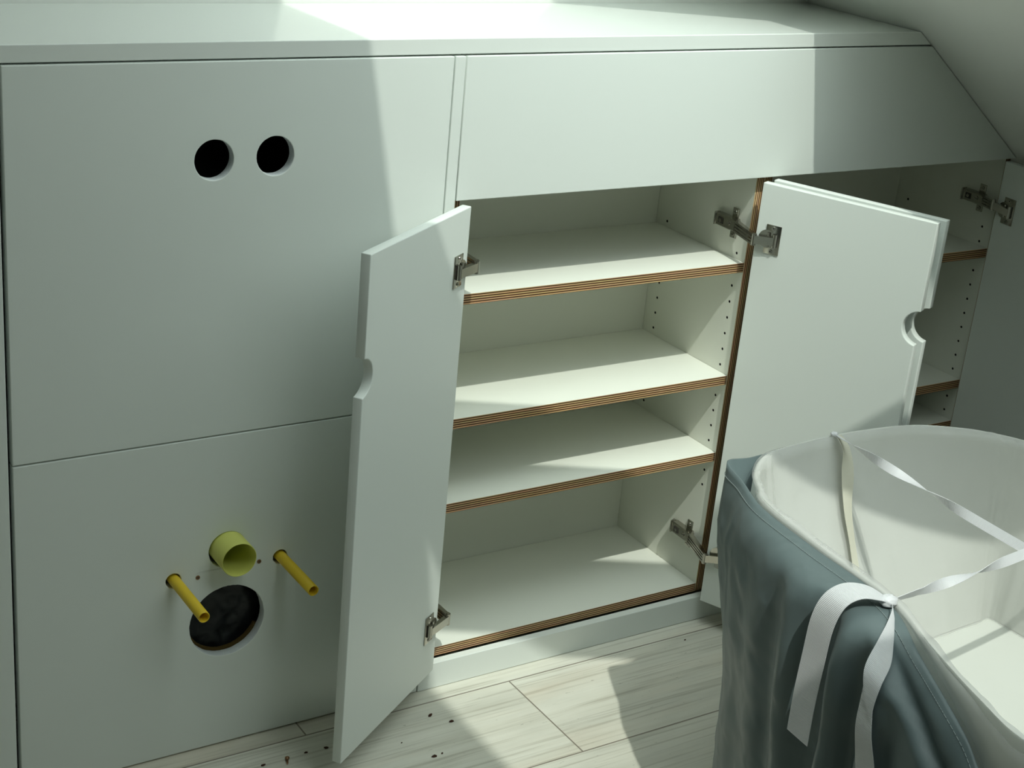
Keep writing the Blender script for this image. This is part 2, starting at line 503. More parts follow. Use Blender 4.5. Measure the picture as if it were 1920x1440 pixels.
for i in range(4):
    for j in range(5):
        if hole(i, j): continue
        bm.faces.new([gv(i, j, 0), gv(i, j + 1, 0), gv(i + 1, j + 1, 0), gv(i + 1, j, 0)])
        bm.faces.new([gv(i, j, 1), gv(i + 1, j, 1), gv(i + 1, j + 1, 1), gv(i, j + 1, 1)])
        for (a, b, ni, nj) in (((i, j), (i, j + 1), i - 1, j), ((i + 1, j + 1), (i + 1, j), i + 1, j), ((i, j + 1), (i + 1, j + 1), i, j + 1), ((i + 1, j), (i, j), i, j - 1)):
            if not (0 <= ni < 4 and 0 <= nj < 5) or hole(ni, nj):
                bm.faces.new([gv(*a, 0), gv(*a, 1), gv(*b, 1), gv(*b, 0)])
# flat part belongs to the same ceiling
bm_box(bm, (ROOM_X0 - .1, ROOM_Y0, CEIL), (SX_HI + 0.02, YB, CEIL + 0.06))
bmesh.ops.recalc_face_normals(bm, faces=bm.faces)
struct(finish('ceiling', bm, M['slope']))

def roof_window(name, y0, y1, WX1):
    e = bpy.data.objects.new(name, None); COL.objects.link(e)
    e.location = sp_pt((WX0 + WX1) / 2, (y0 + y1) / 2); WORLD[e] = Vector(e.location)
    struct(e)
    def obox(bm, xa, xb, ya, yb, h0, h1):
        vs = [bm.verts.new(sp_pt(x, y, h)) for h in (h0, h1) for x in (xa, xb) for y in (ya, yb)]
        for q in ((0, 1, 3, 2), (4, 6, 7, 5), (0, 4, 5, 1), (2, 3, 7, 6), (0, 2, 6, 4), (1, 5, 7, 3)):
            bm.faces.new([vs[k] for k in q])
    bm = bmesh.new(); w = 0.06; g = 0.002
    a, b = H_SLAB + 0.001, H_SLAB + 0.05
    obox(bm, WX0 + 0.05, WX0, y0 - w, y1 + w, a, b); obox(bm, WX1, WX1 - 0.05, y0 - w, y1 + w, a, b)
    obox(bm, WX0, WX1, y0 - w, y0, a, b); obox(bm, WX0, WX1, y1, y1 + w, a, b)
    bmesh.ops.recalc_face_normals(bm, faces=bm.faces)
    f = finish('window_frame', bm, M['white_frame'], e)
    bm = bmesh.new(); obox(bm, WX0 + 0.03, WX1 - 0.03, y0 - 0.03, y1 + 0.03, b + .001, b + 0.006)
    bmesh.ops.recalc_face_normals(bm, faces=bm.faces)
    finish('window_glass', bm, M['glass'], e)
roof_window('window_1', *WINS[0], WX1S[0]); roof_window('window_2', *WINS[1], WX1S[1])

slab('wall_left', (ROOM_X0 - .1, ROOM_Y0, 0), (ROOM_X0, YB, CEIL), M['grey_wall'])

def portal(name, loc, direction, sx, sy):
    d = bpy.data.lights.new(name, 'AREA'); d.shape = 'RECTANGLE'; d.size = sx; d.size_y = sy
    d.cycles.is_portal = True
    o = bpy.data.objects.new(name, d); COL.objects.link(o)
    o.location = loc
    dz = -Vector(direction).normalized()
    ydir = Vector((0, 1, 0)); xdir = ydir.cross(dz).normalized()
    o.matrix_world = Matrix.Translation(loc) @ Matrix((xdir, ydir, dz)).transposed().to_4x4()
inn = -Vector((1, 0, SK)).normalized()
for k, (ya, yb) in enumerate(WINS):
    portal('skylight_daylight', sp_pt((WX0 + WX1S[k]) / 2, (ya + yb) / 2, 0.1), inn, (WX0 - WX1S[k]) * math.sqrt(1 + 1 / SK ** 2) + .1, yb - ya + .1)

# ------------------------------------------------------------------ countertop and fronts
X_END = 0.52
bm = bmesh.new()
prof = [(X_END, ZCB), (slope_x(ZCB) - .0015, ZCB), (slope_x(ZC) - .0015, ZC), (X_END, ZC)]
a = [bm.verts.new((x, CFY, z)) for x, z in prof]; b = [bm.verts.new((x, YB - .0008, z)) for x, z in prof]
bm.faces.new(a); bm.faces.new(b[::-1])
for i in range(4): bm.faces.new((a[i], b[i], b[(i + 1) % 4], a[(i + 1) % 4]))
bmesh.ops.recalc_face_normals(bm, faces=bm.faces)
bmesh.ops.bevel(bm, geom=list(bm.edges), offset=0.0011, segments=2, profile=0.5, affect='EDGES')
tag(finish('countertop', bm, M['counter']), 'long white worktop running over all the fronts to the sloping ceiling', 'countertop')

tag(box('end_panel', (0.545, 0.0, 0.002), (0.7388, YB - .001, ZCB - .0005), M['paint'], bevel=0.001), 'white upright panel left of the pipe boards, cut by the frame edge', 'panel')

bm = plate_bm(rect(XL, ZS + .0012, XP1, ZT), [circ(1.0398, .9935, .0296, 72, .00015), circ(1.1340, .9948, .0293, 72, .00015)], T_PANEL, .0012, True)
tag(finish('cladding_board', bm, [M['paint'], M['raw_core']]), 'upper white board with two round cut-outs', 'panel')
tag(box('added_shade_board', (.80, .150, .70), (1.36, .165, 1.10), M['dark'], bevel=.001), 'added black board standing in for the shade behind the two round cut-outs', 'board')  # added board, not a known part: its black makes the cut-outs look dark
DR = (1.0784, .2338, .0637)
bm = plate_bm(rect(XL, .003, XP1, ZS - .0012), [circ(*DR, 96, .0003), circ(1.0757, .3637, .0312, 64), circ(.9868, .3262, .0126, 40), circ(1.1670, .3317, .0124, 40)], T_PANEL, .0012, True)
tag(finish('cladding_board', bm, [M['paint'], M['raw_core']]), 'lower white board with the yellow pipes and black cut-out', 'panel')
tag(box('filler_strip', (XP1 + .0022, 0.0, .002), (XP2 - .0022, T_PANEL, ZT), M['paint'], bevel=.0012), 'narrow white upright strip between the pipe boards and the cabinet', 'panel')

bm = plate_bm([(XP2, ZF), (slope_x(ZF) - .0022, ZF), (slope_x(ZT) - .0022, ZT), (XP2, ZT)], [], T_PANEL, .0012)
tag(finish('fascia_board', bm, M['paint']), 'wide white fascia board above the open shelves, cut at an angle at the sloping ceiling', 'panel')
tag(box('plinth', (XP2 + .0005, 0.0, .0008), (2.755, .016, .0526), M['paint'], bevel=.001), 'low white plinth board on the floor below the open shelves', 'plinth')

# ------------------------------------------------------------------ cabinets
YF, YBK, TB = 0.020, 0.289, 0.018
PITCH_H = 0.0315
def pin_rows(zs_skip=()):
    out = []
    for y in (0.0445, 0.2557):
        for k in range(18):
            z = 0.7512 - PITCH_H * k
            if z > 0.25: out.append((y, z))
        out.append((y, 0.7512 + 0.0))
    return list(dict.fromkeys(out))
def side_panel(parent, x0, x1, z0, z1, ztop=None):
    # outline in (y, z), thickness along x; front edge is bare plywood
    holes = [circ(y, z, 0.0026, 12) for y, z in pin_rows()]
    bm = plate_bm(rect(YF, z0, YBK + .011, z1), holes, x1 - x0, 0.0)
    for v in bm.verts:
        y, t, z = v.co
        v.co = Vector((x0 + t, y, z))
    bmesh.ops.recalc_face_normals(bm, faces=bm.faces)
    for f in bm.faces:
        c = f.calc_center_median()
        f.material_index = 1 if (f.normal.y < -0.7 and c.y < YF + .0005) else (2 if abs(f.normal.x) < .5 and YF + .005 < c.y < YBK else 0)
    return finish('side_panel', bm, [M['melamine'], M['ply_x'], M['dark']], parent)
def board(name, parent, x0, x1, z_top, t=TB, y0=YF, y1=YBK - .0005):
    bm = bmesh.new(); bm_box(bm, (x0, y0, z_top - t), (x1, y1, z_top))
    bm.normal_update()
    for f in bm.faces:
        if f.normal.y < -0.7: f.material_index = 1
    return finish(name, bm, [M['melamine'], M['ply_z']], parent)

def door(parent, hinge, deg, yflip, w, z0=0.0555, z1=0.9027, t=0.016, notch=True, label=None):
    zc = 0.7152; R = 0.0308; cx = w + .0035
    out = [(0, z0), (w, z0)]
    if notch:
        a0 = math.asin(math.sqrt(max(0, R * R - (cx - w) ** 2)) / R)
        a0 = math.pi - a0 if cx < w else a0
        n = 28
        base = math.pi + math.acos((cx - w) / R), math.pi - math.acos((cx - w) / R)
        for k in range(n + 1):
            a = base[0] + (base[1] - base[0]) * k / n
            out.append((cx + R * math.cos(a), zc + R * math.sin(a)))
    out += [(w, z1), (0, z1)]
    bm = plate_bm(out, [], t, 0.0014)
    th = math.radians(deg)
    d = Vector((math.cos(th), math.sin(th), 0)); n_ = Vector((-math.sin(th), math.cos(th), 0)) * yflip
    h = Vector((*hinge, 0))
    for v in bm.verts:
        x, y, z = v.co
        v.co = h + d * x + n_ * y + Vector((0, 0, z))
    if yflip < 0: bmesh.ops.reverse_faces(bm, faces=bm.faces)
    bmesh.ops.recalc_face_normals(bm, faces=bm.faces)
    o = finish('door', bm, M['paint'], parent)
    if label: o['label'] = label
    return h, d, n_

def hinge(parent, zc, side_x, sgn, dh, dd, dn, label, knuckle=None):
    """sgn: +1 when the cabinet side faces +x. dh, dd, dn: door origin, direction, outward normal (inner face is at dn=0)."""
    root = thing_part('hinge', parent, (side_x, .06, zc))
    root['label'] = label
    s = sgn
    # mounting plate with two wings, screwed to the cabinet side
    bm = bmesh.new()
    bm_box(bm, sorted_lo((side_x, .048, zc - .011), (side_x + s * .004, .100, zc + .011)), sorted_hi((side_x, .048, zc - .011), (side_x + s * .004, .100, zc + .011)), bevel=.0008)
    for sg in (1, -1):
        A, B = (side_x, .052, zc + sg * .0105), (side_x + s * .0032, .068, zc + sg * .0285)
        bm_box(bm, sorted_lo(A, B), sorted_hi(A, B), bevel=.0012)
        bm_cyl(bm, (side_x + s * .003, .060, zc + sg * .021), (side_x + s * .0048, .060, zc + sg * .021), .0042, .0036, 20)
        bm_box(bm, *minmax((side_x + s * .0045, .057, zc + sg * .021 - .0005), (side_x + s * .0052, .063, zc + sg * .021 + .0005)), mi=1)
    finish('mounting_plate', bm, [M['nickel'], M['nickel_dark']], root)
    # hinge arm: channel body with adjusting screws, tapering to the front
    bm = bmesh.new()
    prof = [(.108, .0105, .004), (.104, .0115, .015), (.060, .0115, .017), (.042, .0095, .019)]
    rings = []
    for (y, hh, dep) in prof:
        rings.append([bm.verts.new((side_x + s * dx, y, zc + dz)) for dx, dz in ((.0042, -hh), (dep - .002, -hh), (dep, -hh + .002), (dep, hh - .002), (dep - .002, hh), (.0042, hh))])
    for A, B in zip(rings[:-1], rings[1:]):
        for i in range(6): bm.faces.new((A[i], A[(i + 1) % 6], B[(i + 1) % 6], B[i]))
    bm.faces.new(rings[0]); bm.faces.new(rings[-1][::-1])
    bm_box(bm, *minmax((side_x + s * .0155, .076, zc - .0055), (side_x + s * .0172, .090, zc + .0055)), mi=1)
    bm_cyl(bm, (side_x + s * .0165, .0825, zc), (side_x + s * .0185, .0825, zc), .0036, seg=18)
    bm_cyl(bm, (side_x + s * .0165, .060, zc + .001), (side_x + s * .0190, .060, zc + .001), .0042, seg=18)
    bm_box(bm, *minmax((side_x + s * .0188, .0565, zc + .0004), (side_x + s * .0192, .0635, zc + .0016)), mi=1)
    bm_box(bm, *minmax((side_x + s * .0045, .099, zc - .0125), (side_x + s * .0172, .1015, zc + .0125)), bevel=.0006)
    # linkage: two straps from the arm to the knuckle
    kn = Vector(knuckle if knuckle else (side_x + s * .013, -.006, zc - .004))
    p = Vector((side_x + s * .0125, .045, zc))
    for dz in (-.0085, -.0028, .0028, .0085):
        for q0, q1, wid in ((p, kn, .010),):
            ax = (q1 - q0).normalized(); sd = ax.cross(Vector((0, 0, 1))).normalized()
            A = [q0 + Vector((0, 0, dz)) + sd * wid * .5 * i + Vector((0, 0, k * .0019)) for i in (-1, 1) for k in (-1, 1)]
            B = [q1 + Vector((0, 0, dz)) + sd * wid * .38 * i + Vector((0, 0, k * .0017)) for i in (-1, 1) for k in (-1, 1)]
            va = [bm.verts.new(x) for x in A]; vb = [bm.verts.new(x) for x in B]
            for q in ((0, 1, 3, 2),): bm.faces.new([va[k] for k in q]); bm.faces.new([vb[k] for k in q[::-1]])
            for (i, j) in ((0, 1), (1, 3), (3, 2), (2, 0)): bm.faces.new((va[i], va[j], vb[j], vb[i]))
    bm_cyl(bm, p + Vector((0, 0, -.0105)), p + Vector((0, 0, .0105)), .0027, seg=16)
    bm_cyl(bm, kn + Vector((0, 0, -.0108)), kn + Vector((0, 0, .0108)), .0048, seg=20)
    bm_cyl(bm, kn + Vector((0, 0, .0108)), kn + Vector((0, 0, .0122)), .0034, seg=16)
    bmesh.ops.recalc_face_normals(bm, faces=bm.faces)
    finish('hinge_arm', bm, [M['nickel'], M['nickel_dark']], root, smooth=35)
    # cup plate on the door's inner face, with the short arm from the cup to the knuckle
    inn_ = -dn
    def dp(a, out, z): return dh + dd * a + inn_ * out + Vector((0, 0, z))
    bm = bmesh.new()
    def dbox(a0, a1, o0, o1, za, zb, mi=0, bev=0.0):
        vs = bm_box(bm, (a0, o0, za), (a1, o1, zb), mi=mi, bevel=bev)
        for v in vs: v.co = dp(v.co.x, v.co.y, v.co.z)
    dbox(.0195, .0490, 0, .0022, zc - .0268, zc + .0268, bev=.001)
    bm_cyl(bm, dp(.0235, .0003, zc), dp(.0235, .0028, zc), .0165, seg=36)
    for sg in (1, -1):
        bm_cyl(bm, dp(.034, .002, zc + sg * .0213), dp(.034, .0036, zc + sg * .0213), .0036, .003, 18)
        bm_cyl(bm, dp(.034, .0035, zc + sg * .0213), dp(.034, .0037, zc + sg * .0213), .0016, seg=10, mi=1)
    dbox(.0275, .0445, .002, .0026, zc - .012, zc + .012, mi=1)
    bm_cyl(bm, dp(.040, .006, zc - .012), dp(.040, .006, zc + .012), .0042, seg=18)
    bm_cyl(bm, dp(.027, .004, zc - .0125), dp(.027, .004, zc + .0125), .003, seg=16)
    k0 = dp(.040, .0065, zc - .001); ax = (kn - k0); ln = ax.length; ax.normalize(); sd = ax.cross(Vector((0, 0, 1))).normalized()
    A = [k0 + sd * .004 * i + Vector((0, 0, k * .0075)) for i in (-1, 1) for k in (-1, 1)]
    B = [kn + sd * .004 * i + Vector((0, 0, k * .0075)) for i in (-1, 1) for k in (-1, 1)]
    va = [bm.verts.new(x) for x in A]; vb = [bm.verts.new(x) for x in B]
    bm.faces.new([va[k] for k in (0, 1, 3, 2)]); bm.faces.new([vb[k] for k in (2, 3, 1, 0)])
    for (i, j) in ((0, 1), (1, 3), (3, 2), (2, 0)): bm.faces.new((va[i], va[j], vb[j], vb[i]))
    bmesh.ops.recalc_face_normals(bm, faces=bm.faces)
    finish('hinge_cup', bm, [M['nickel'], M['nickel_dark']], root, smooth=35)
def sorted_lo(a, b): return tuple(min(x, y) for x, y in zip(a, b))
def sorted_hi(a, b): return tuple(max(x, y) for x, y in zip(a, b))
def minmax(a, b): return sorted_lo(a, b), sorted_hi(a, b)
def thing_part(name, parent, loc):
    o = bpy.data.objects.new(name, None); COL.objects.link(o)
    o.empty_display_size = .02
    o.parent = parent; o.location = Vector(loc) - WORLD[parent]; WORLD[o] = Vector(loc)
    return o

# middle cabinet
XA0, XA1, XB0, XB1 = 1.4466, 1.4646, 2.0854, 2.1034
cab = thing('base_cabinet', 'open white cabinet with four lit shelves below the wide fascia board', 'cabinet', ((XA0 + XB1) / 2, .15, .054))
side_panel(cab, XA0, XA1, .054, 1.128); side_panel(cab, XB0, XB1, .054, 1.128)
g = .0006
board('bottom_panel', cab, XA1 + g, XB0 - g, .0716, .0174)
board('top_panel', cab, XA1 + g, XB0 - g, 1.128, .0185)
box('back_panel', (XA1 + g, YBK, .0545), (XB0 - g, YBK + .010, 1.128), M['melamine'], cab, bevel=0)
for z in (.7400, .5169, .3575):
    board('shelf', cab, XA1 + g, XB0 - g, z, .0183)
dl = door(cab, (1.4614, -.0218), -146.316, -1, .3258)
dr = door(cab, (2.0689, -.0162), -66.703, 1, .3233)
hinge(cab, .8045, XB0, -1, *dr, 'upper nickel hinge at the right side of the opening', knuckle=(2.0615, -.0205, .7995))
hinge(cab, .1640, XB0, -1, *dr, 'lower nickel hinge at the right side of the opening', knuckle=(2.0612, -.0205, .1530))
hinge(cab, .8045, XA1, 1, *dl, 'upper nickel hinge on the left door', knuckle=(1.4835, -.016, .799))
hinge(cab, .1560, XA1, 1, *dl, 'lower nickel hinge on the left door', knuckle=(1.4860, -.016, .150))

# right cabinet under the slope
XC0, XC1, XD0, XD1 = 2.1042, 2.1222, 2.7437, 2.7582
cab2 = thing('base_cabinet', 'shaded white cabinet under the slope, behind the laundry hamper and the paired doors', 'cabinet', ((XC0 + XD1) / 2, .15, .054))
side_panel(cab2, XC0, XC1, .054, .924); side_panel(cab2, XD0, XD1, .054, .9005)
board('bottom_panel', cab2, XC1 + g, XD0 - g, .0716, .0174)
board('top_panel', cab2, XC1 + g, 2.722, .925, .0185)
box('back_panel', (XC1 + g, YBK, .0545), (XD0 - g, YBK + .010, .902), M['melamine'], cab2, bevel=0)
for z in (.7118, .4205, .3256):
    board('shelf', cab2, XC1 + g, XD0 - g, z, .0195)
door(cab2, (2.1172, -.0005), -67.4, -1, .3236)
d3 = door(cab2, (2.7166, -.0022), -93.0, 1, .325)
hinge(cab2, .8080, XD0, -1, *d3, 'nickel hinge in the shade at the far right', knuckle=(2.7035, -.004, .8140))

# ------------------------------------------------------------------ pipe stubs, screws, black cavity sheet
def sleeve(x, z, label):
    bm = bmesh.new(); bm_tube(bm, (x, .06, z), (x, -.12, z), .0090, .0076, 40)
    bmesh.ops.recalc_face_normals(bm, faces=bm.faces)
    tag(finish('pipe_sleeve', bm, M['yellow'], smooth=50), label, 'pipe', 'thin yellow pipe sleeves')
sleeve(.9892, .3255, 'thin yellow pipe sleeve sticking out over the black cut-out')
sleeve(1.1693, .3310, 'thin yellow pipe sleeve right of the wide lime pipe stub')
bm = bmesh.new(); bm_tube(bm, (1.0775, .05, .3655), (1.0775, -.043, .3655), .0288, .0274, 72)
bmesh.ops.recalc_face_normals(bm, faces=bm.faces)
tag(finish('flush_pipe', bm, M['lime'], smooth=50), 'wide lime yellow pipe stub sticking out of the lower white board', 'pipe')

bm = bmesh.new()
n = 40; grid = []
for i in range(n + 1):
    row = []
    for j in range(n + 1):
        x = DR[0] + (i / n - .5) * .17; z = DR[1] + (j / n - .5) * .17
        y = .036 + .012 * noise.noise(Vector((x * 26, z * 26, 1.3))) + .006 * abs(noise.noise(Vector((x * 60 + z * 35, z * 50, 4.0))))
        row.append(bm.verts.new((x, y, z)))
    grid.append(row)
for i in range(n):
    for j in range(n):
        bm.faces.new((grid[i][j], grid[i + 1][j], grid[i + 1][j + 1], grid[i][j + 1]))
r_ = bmesh.ops.extrude_face_region(bm, geom=list(bm.faces))
bmesh.ops.translate(bm, verts=[v for v in r_['geom'] if isinstance(v, bmesh.types.BMVert)], vec=(0, .004, 0))
bmesh.ops.recalc_face_normals(bm, faces=bm.faces)
tag(finish('cavity_sheet', bm, M['black_film'], smooth=180), 'crumpled black plastic sheet behind the large round cut-out', 'plastic sheet')
bm = bmesh.new()
prev = None
for k in range(41):
    a = math.radians(205 + 130 * k / 40)
    ring = []
    for (dr_, y) in ((-.0035, .0185), (.003, .0185), (.003, .024), (-.0035, .024)):
        rr = DR[2] + dr_ + .0007 * noise.noise(Vector((k * .7, y * 90, 0)))
        ring.append(bm.verts.new((DR[0] + rr * math.cos(a), y, DR[1] + rr * math.sin(a))))
    if prev:
        for i in range(4): bm.faces.new((prev[i], prev[(i + 1) % 4], ring[(i + 1) % 4], ring[i]))
    else: bm.faces.new(ring)
    prev = ring
bm.faces.new(prev[::-1])
bmesh.ops.recalc_face_normals(bm, faces=bm.faces)
tag(finish('fibre_strip', bm, M['brown']), 'brown fibrous strip along the lower rim of the large round cut-out', 'strip')

def screw_head(x, z, label):
    bm = bmesh.new()
    bm_cyl(bm, (x, .002, z), (x, -.0009, z), .0040, .0036, 20)
    bm_box(bm, (x - .0022, -.0012, z - .0004), (x + .0022, -.0008, z + .0004), mi=1)
    bm_box(bm, (x - .0004, -.0012, z - .0022), (x + .0004, -.0008, z + .0022), mi=1)
    tag(finish('screw', bm, [M['screw'], M['nickel_dark']]), label, 'screw', 'screws in the lower board')
screw_head(1.0267, .3238, 'small screw in the lower board left of the lime pipe stub')
screw_head(1.1303, .3308, 'small screw in the lower board right of the lime pipe stub')
# loose screw on the floor
bm = bmesh.new()
p0, p1 = Vector((1.153, -.0865, .0040)), Vector((1.1475, -.1005, .0016))
ax = (p1 - p0).normalized()
bm_cyl(bm, p0, p0 + ax * .0018, .0040, .0036, 18); bm_cyl(bm, p0 + ax * .0016, p0 + ax * .0045, .0034, .0016, 18)
bm_cyl(bm, p0 + ax * .0045, p1 - ax * .003, .0014, .0013, 12); bm_cyl(bm, p1 - ax * .003, p1, .0013, .0002, 12)
for k in range(6): bm_cyl(bm, p0 + ax * (.005 + k * .0013), p0 + ax * (.0054 + k * .0013), .0018, .0018, 12)
tag(finish('loose_screw', bm, M['screw'], smooth=40), 'loose brass screw lying on the floor by the lower white board', 'screw')

chips = [(1.431, -.073, .0042, 'dark wood chip in the shade right of the left door, upper one of a pair'),
         (1.456, -.104, .0042, 'dark wood chip at the edge of the sunlit floor, lower one of a pair'),
         (1.378, -.181, .0040, 'dark wood chip on the shaded floor near the bottom edge'),
         (1.395, -.179, .0022, 'tiny crumb just right of the dark chip near the bottom edge'),
         (1.347, -.124, .0018, 'tiny crumb on the floor beside the free edge of the left door'),
         (1.225, -.084, .0036, 'dark wood chip on the floor left of the left door corner'),
         (1.189, -.082, .0030, 'dark wood chip on the floor between the loose screw and the left door'),
         (1.112, -.084, .0034, 'dark wood chip on the floor left of the loose screw'),
         (2.012, -.054, .0022, 'tiny crumb on the shaded floor beside the hamper')]
for (x, y, r, lab) in chips:
    bm = bmesh.new()
    bmesh.ops.create_icosphere(bm, subdivisions=1, radius=1.0)
    an = random.uniform(-.5, .9)
    for v in bm.verts:
        q = v.co * (1 + random.uniform(-.25, .25))
        q = Vector((q.x * r * 1.25, q.y * r * .75, max(-r * .25, q.z * r * .5)))
        v.co = Vector((q.x * math.cos(an) - q.y * math.sin(an), q.x * math.sin(an) + q.y * math.cos(an), q.z + r * .26)) + Vector((x, y, 0))
    tag(finish('wood_chip', bm, M['chip']), lab, 'wood chip', 'wood chips on the floor')

# ------------------------------------------------------------------ laundry hamper
ham = thing('laundry_hamper', 'tall blue-grey fabric laundry hamper with white plastic lining, standing in front of the doors', 'laundry hamper', (1.90, -.83, 0))
# stations round the rim: inner wall (x, y, z) | cover edge (x, y, z) | bulge (x, y, z) | low (x, y) | base of lining (x, y)
ST = [
 ((1.705, -.490, .604), (1.6895, -.4405, .606), (1.682, -.450, .50), (1.690, -.520), (1.705, -.600)),
 ((1.680, -.528, .604), (1.674, -.495, .600), (1.655, -.500, .52), (1.650, -.555), (1.692, -.612)),
 ((1.655, -.575, .604), (1.646, -.574, .598), (1.614, -.575, .54), (1.618, -.610), (1.682, -.630)),
 ((1.634, -.700, .606), (1.624, -.700, .603), (1.572, -.700, .562), (1.580, -.720), (1.670, -.720)),
 ((1.620, -.860, .606), (1.610, -.862, .603), (1.546, -.855, .572), (1.556, -.862), (1.664, -.860)),
 ((1.583, -.965, .603), (1.560, -.970, .595), (1.532, -.970, .545), (1.536, -.975), (1.655, -.970)),
 ((1.552, -1.070, .600), (1.531, -1.075, .562), (1.508, -1.080, .505), (1.520, -1.080), (1.645, -1.080)),
 ((1.534, -1.155, .600), (1.512, -1.160, .520), (1.492, -1.165, .465), (1.505, -1.160), (1.640, -1.170)),
 ((1.560, -1.255, .598), (1.540, -1.275, .515), (1.528, -1.290, .46), (1.535, -1.280), (1.660, -1.220)),
]
GEN = [((1.700, -1.305), (1.740, -1.225)), ((1.930, -1.315), (1.930, -1.215)), ((2.120, -1.290), (2.110, -1.205)), ((2.222, -1.190), (2.212, -1.185)),
       ((2.256, -1.000), (2.238, -1.000)), ((2.263, -.820), (2.242, -.800)), ((2.256, -.660), (2.240, -.645)), ((2.243, -.600), (2.2375, -.588)), ((2.221, -.556), (2.2335, -.5575)), ((2.195, -.517), (2.205, -.5598)),
       ((2.156, -.479), (2.150, -.5625)), ((2.073, -.437), (2.060, -.568)), ((1.922, -.423), (1.920, -.580)), ((1.802, -.434), (1.800, -.590)), ((1.750, -.452), (1.745, -.595))]
for k, (w, b_) in enumerate(GEN):
    cx, cy = 1.925, -.87
    d = Vector((w[0] - cx, w[1] - cy)).normalized()
    o_ = lambda q: (w[0] + d.x * q, w[1] + d.y * q)
    if k == len(GEN) - 1:
        ST.append(((*w, .604), (1.735, -.4385, .604), (1.728, -.446, .50), (1.735, -.505), b_))
    elif k == len(GEN) - 2:
        ST.append(((*w, .604), (1.797, -.4300, .599), (1.797, -.432, .50), (1.800, -.470), b_))
    else:
        ST.append(((*w, .604), (*o_(.006), .575), (*o_(.024), .50), o_(.026), b_))
NS = 14
rim = catmull([s[0] for s in ST], NS, True)
edge = catmull([s[1] for s in ST], NS, True)
bulge = catmull([s[2] for s in ST], NS, True)
low = catmull([(*s[3], .25) for s in ST], NS, True)
foot = catmull([(s[3][0] * .985 + 1.9 * .015, s[3][1] * .985 - .83 * .015, .002) for s in ST], NS, True)
base = catmull([(*s[4], .272) for s in ST], NS, True)
NU = len(rim)
KN = 4 * NS
C0 = Vector((1.915, -.85, 0))
def ridged(q):
    return 1 - 2 * abs(noise.noise(q))
def sstep(a, b, x):
    t = max(0, min(1, (x - a) / (b - a))); return t * t * (3 - 2 * t)
def wrink(p, u, v):
    q = Vector((p.x * 5, p.y * 5, p.z * 4))
    w = .008 * noise.noise(q * 1.1 + Vector((3, 1, 7))) + .0040 * ridged(q * 2.0 + Vector((9, 2, 1))) + .0022 * ridged(Vector((q.x * 4 + q.z * 2, q.y * 4 - q.z, q.z * 5)))
    du = (u - KN + NU / 2) % NU - NU / 2
    if -34 < du < 60:
        fall = math.exp(-(du / 13.0) ** 2)
        w += .024 * fall * math.sin(du * .62 + .6 + 1.2 * v) * sstep(.03, .25, v)
        # hem hangs free on the viewer's side of the knot; the cloth below swells out from under it
        if du > 2:
            tf = .03 + .0042 * du
            w += .030 * sstep(2, 10, du) * (1 - sstep(44, 60, du)) * sstep(tf, tf + .05, v) - .010 * sstep(2, 10, du) * (1 - sstep(44, 60, du)) * sstep(tf - .05, tf, v)
    return w
bm = bmesh.new()
NV = 72; rows = []
for v in range(NV + 1):
    t = v / NV; ring = []
    for u in range(NU):
        E_, B_, W_, F_ = edge[u], bulge[u], low[u], foot[u]
        if t < .16:
            k = t / .16; p = E_.lerp(B_, k)
            outd = Vector((B_.x - E_.x, B_.y - E_.y, 0)); p = p + outd * .27 * math.sin(math.pi * k)
            p.z += .010 * math.sin(math.pi * k) * min(1, outd.length / .05)
        elif t < .58:
            k = (t - .16) / .42; k2 = k * k * (3 - 2 * k) * .5 + k * .5; p = B_.lerp(W_, k2); p.z = B_.z + (W_.z - B_.z) * k
        else:
            k = (t - .58) / .42; p = W_.lerp(F_, k)
        amp = sstep(.015, .15, t)
        if t > .9: amp *= max(.15, (1 - t) / .1)
        dirn = Vector((p.x - C0.x, p.y - C0.y, 0)).normalized()
        p = p + dirn * (max(-.013, wrink(p, u, t) - .002)) * amp
        p.z = max(p.z, .002)
        ring.append(bm.verts.new(p))
    rows.append(ring)
for v in range(NV):
    for u in range(NU):
        bm.faces.new((rows[v][u], rows[v + 1][u], rows[v + 1][(u + 1) % NU], rows[v][(u + 1) % NU]))
# hem: fold the edge inwards
inr = [bm.verts.new(edge[u] + Vector((C0.x - edge[u].x, C0.y - edge[u].y, 0)).normalized() * .003 + Vector((0, 0, -.0005))) for u in range(NU)]
ind = [bm.verts.new(rim[u] + Vector((rim[u].x - C0.x, rim[u].y - C0.y, 0)).normalized() * .005 + Vector((0, 0, -.055 - max(0, .60 - edge[u].z)))) for u in range(NU)]
for u in range(NU):
    w = (u + 1) % NU
    bm.faces.new((rows[0][u], rows[0][w], inr[w], inr[u])); bm.faces.new((inr[u], inr[w], ind[w], ind[u]))
bmesh.ops.recalc_face_normals(bm, faces=bm.faces)
from mathutils.bvhtree import BVHTree
cover_tree = BVHTree.FromBMesh(bm)
def on_cover(y, z, off=.004):
    h = cover_tree.ray_cast(Vector((1.2, y, z)), Vector((1, 0, 0)))
    return (h[0].x - off if h[0] else 1.52, y, z)
stitch_path = []
for u in range(NU):
    k = rows[2][u].co.copy(); k1 = rows[3][u].co.copy(); kw = rows[2][(u + 1) % NU].co
    nrm = (kw - k).cross(k1 - k).normalized()
    if nrm.dot(Vector((k.x - C0.x, k.y - C0.y, .05))) < 0: nrm = -nrm
    stitch_path.append((k + nrm * .0010, nrm))
cover = finish('cover', bm, M['cloth'], ham, smooth=180)
cover['label'] = 'blue-grey fabric cover'
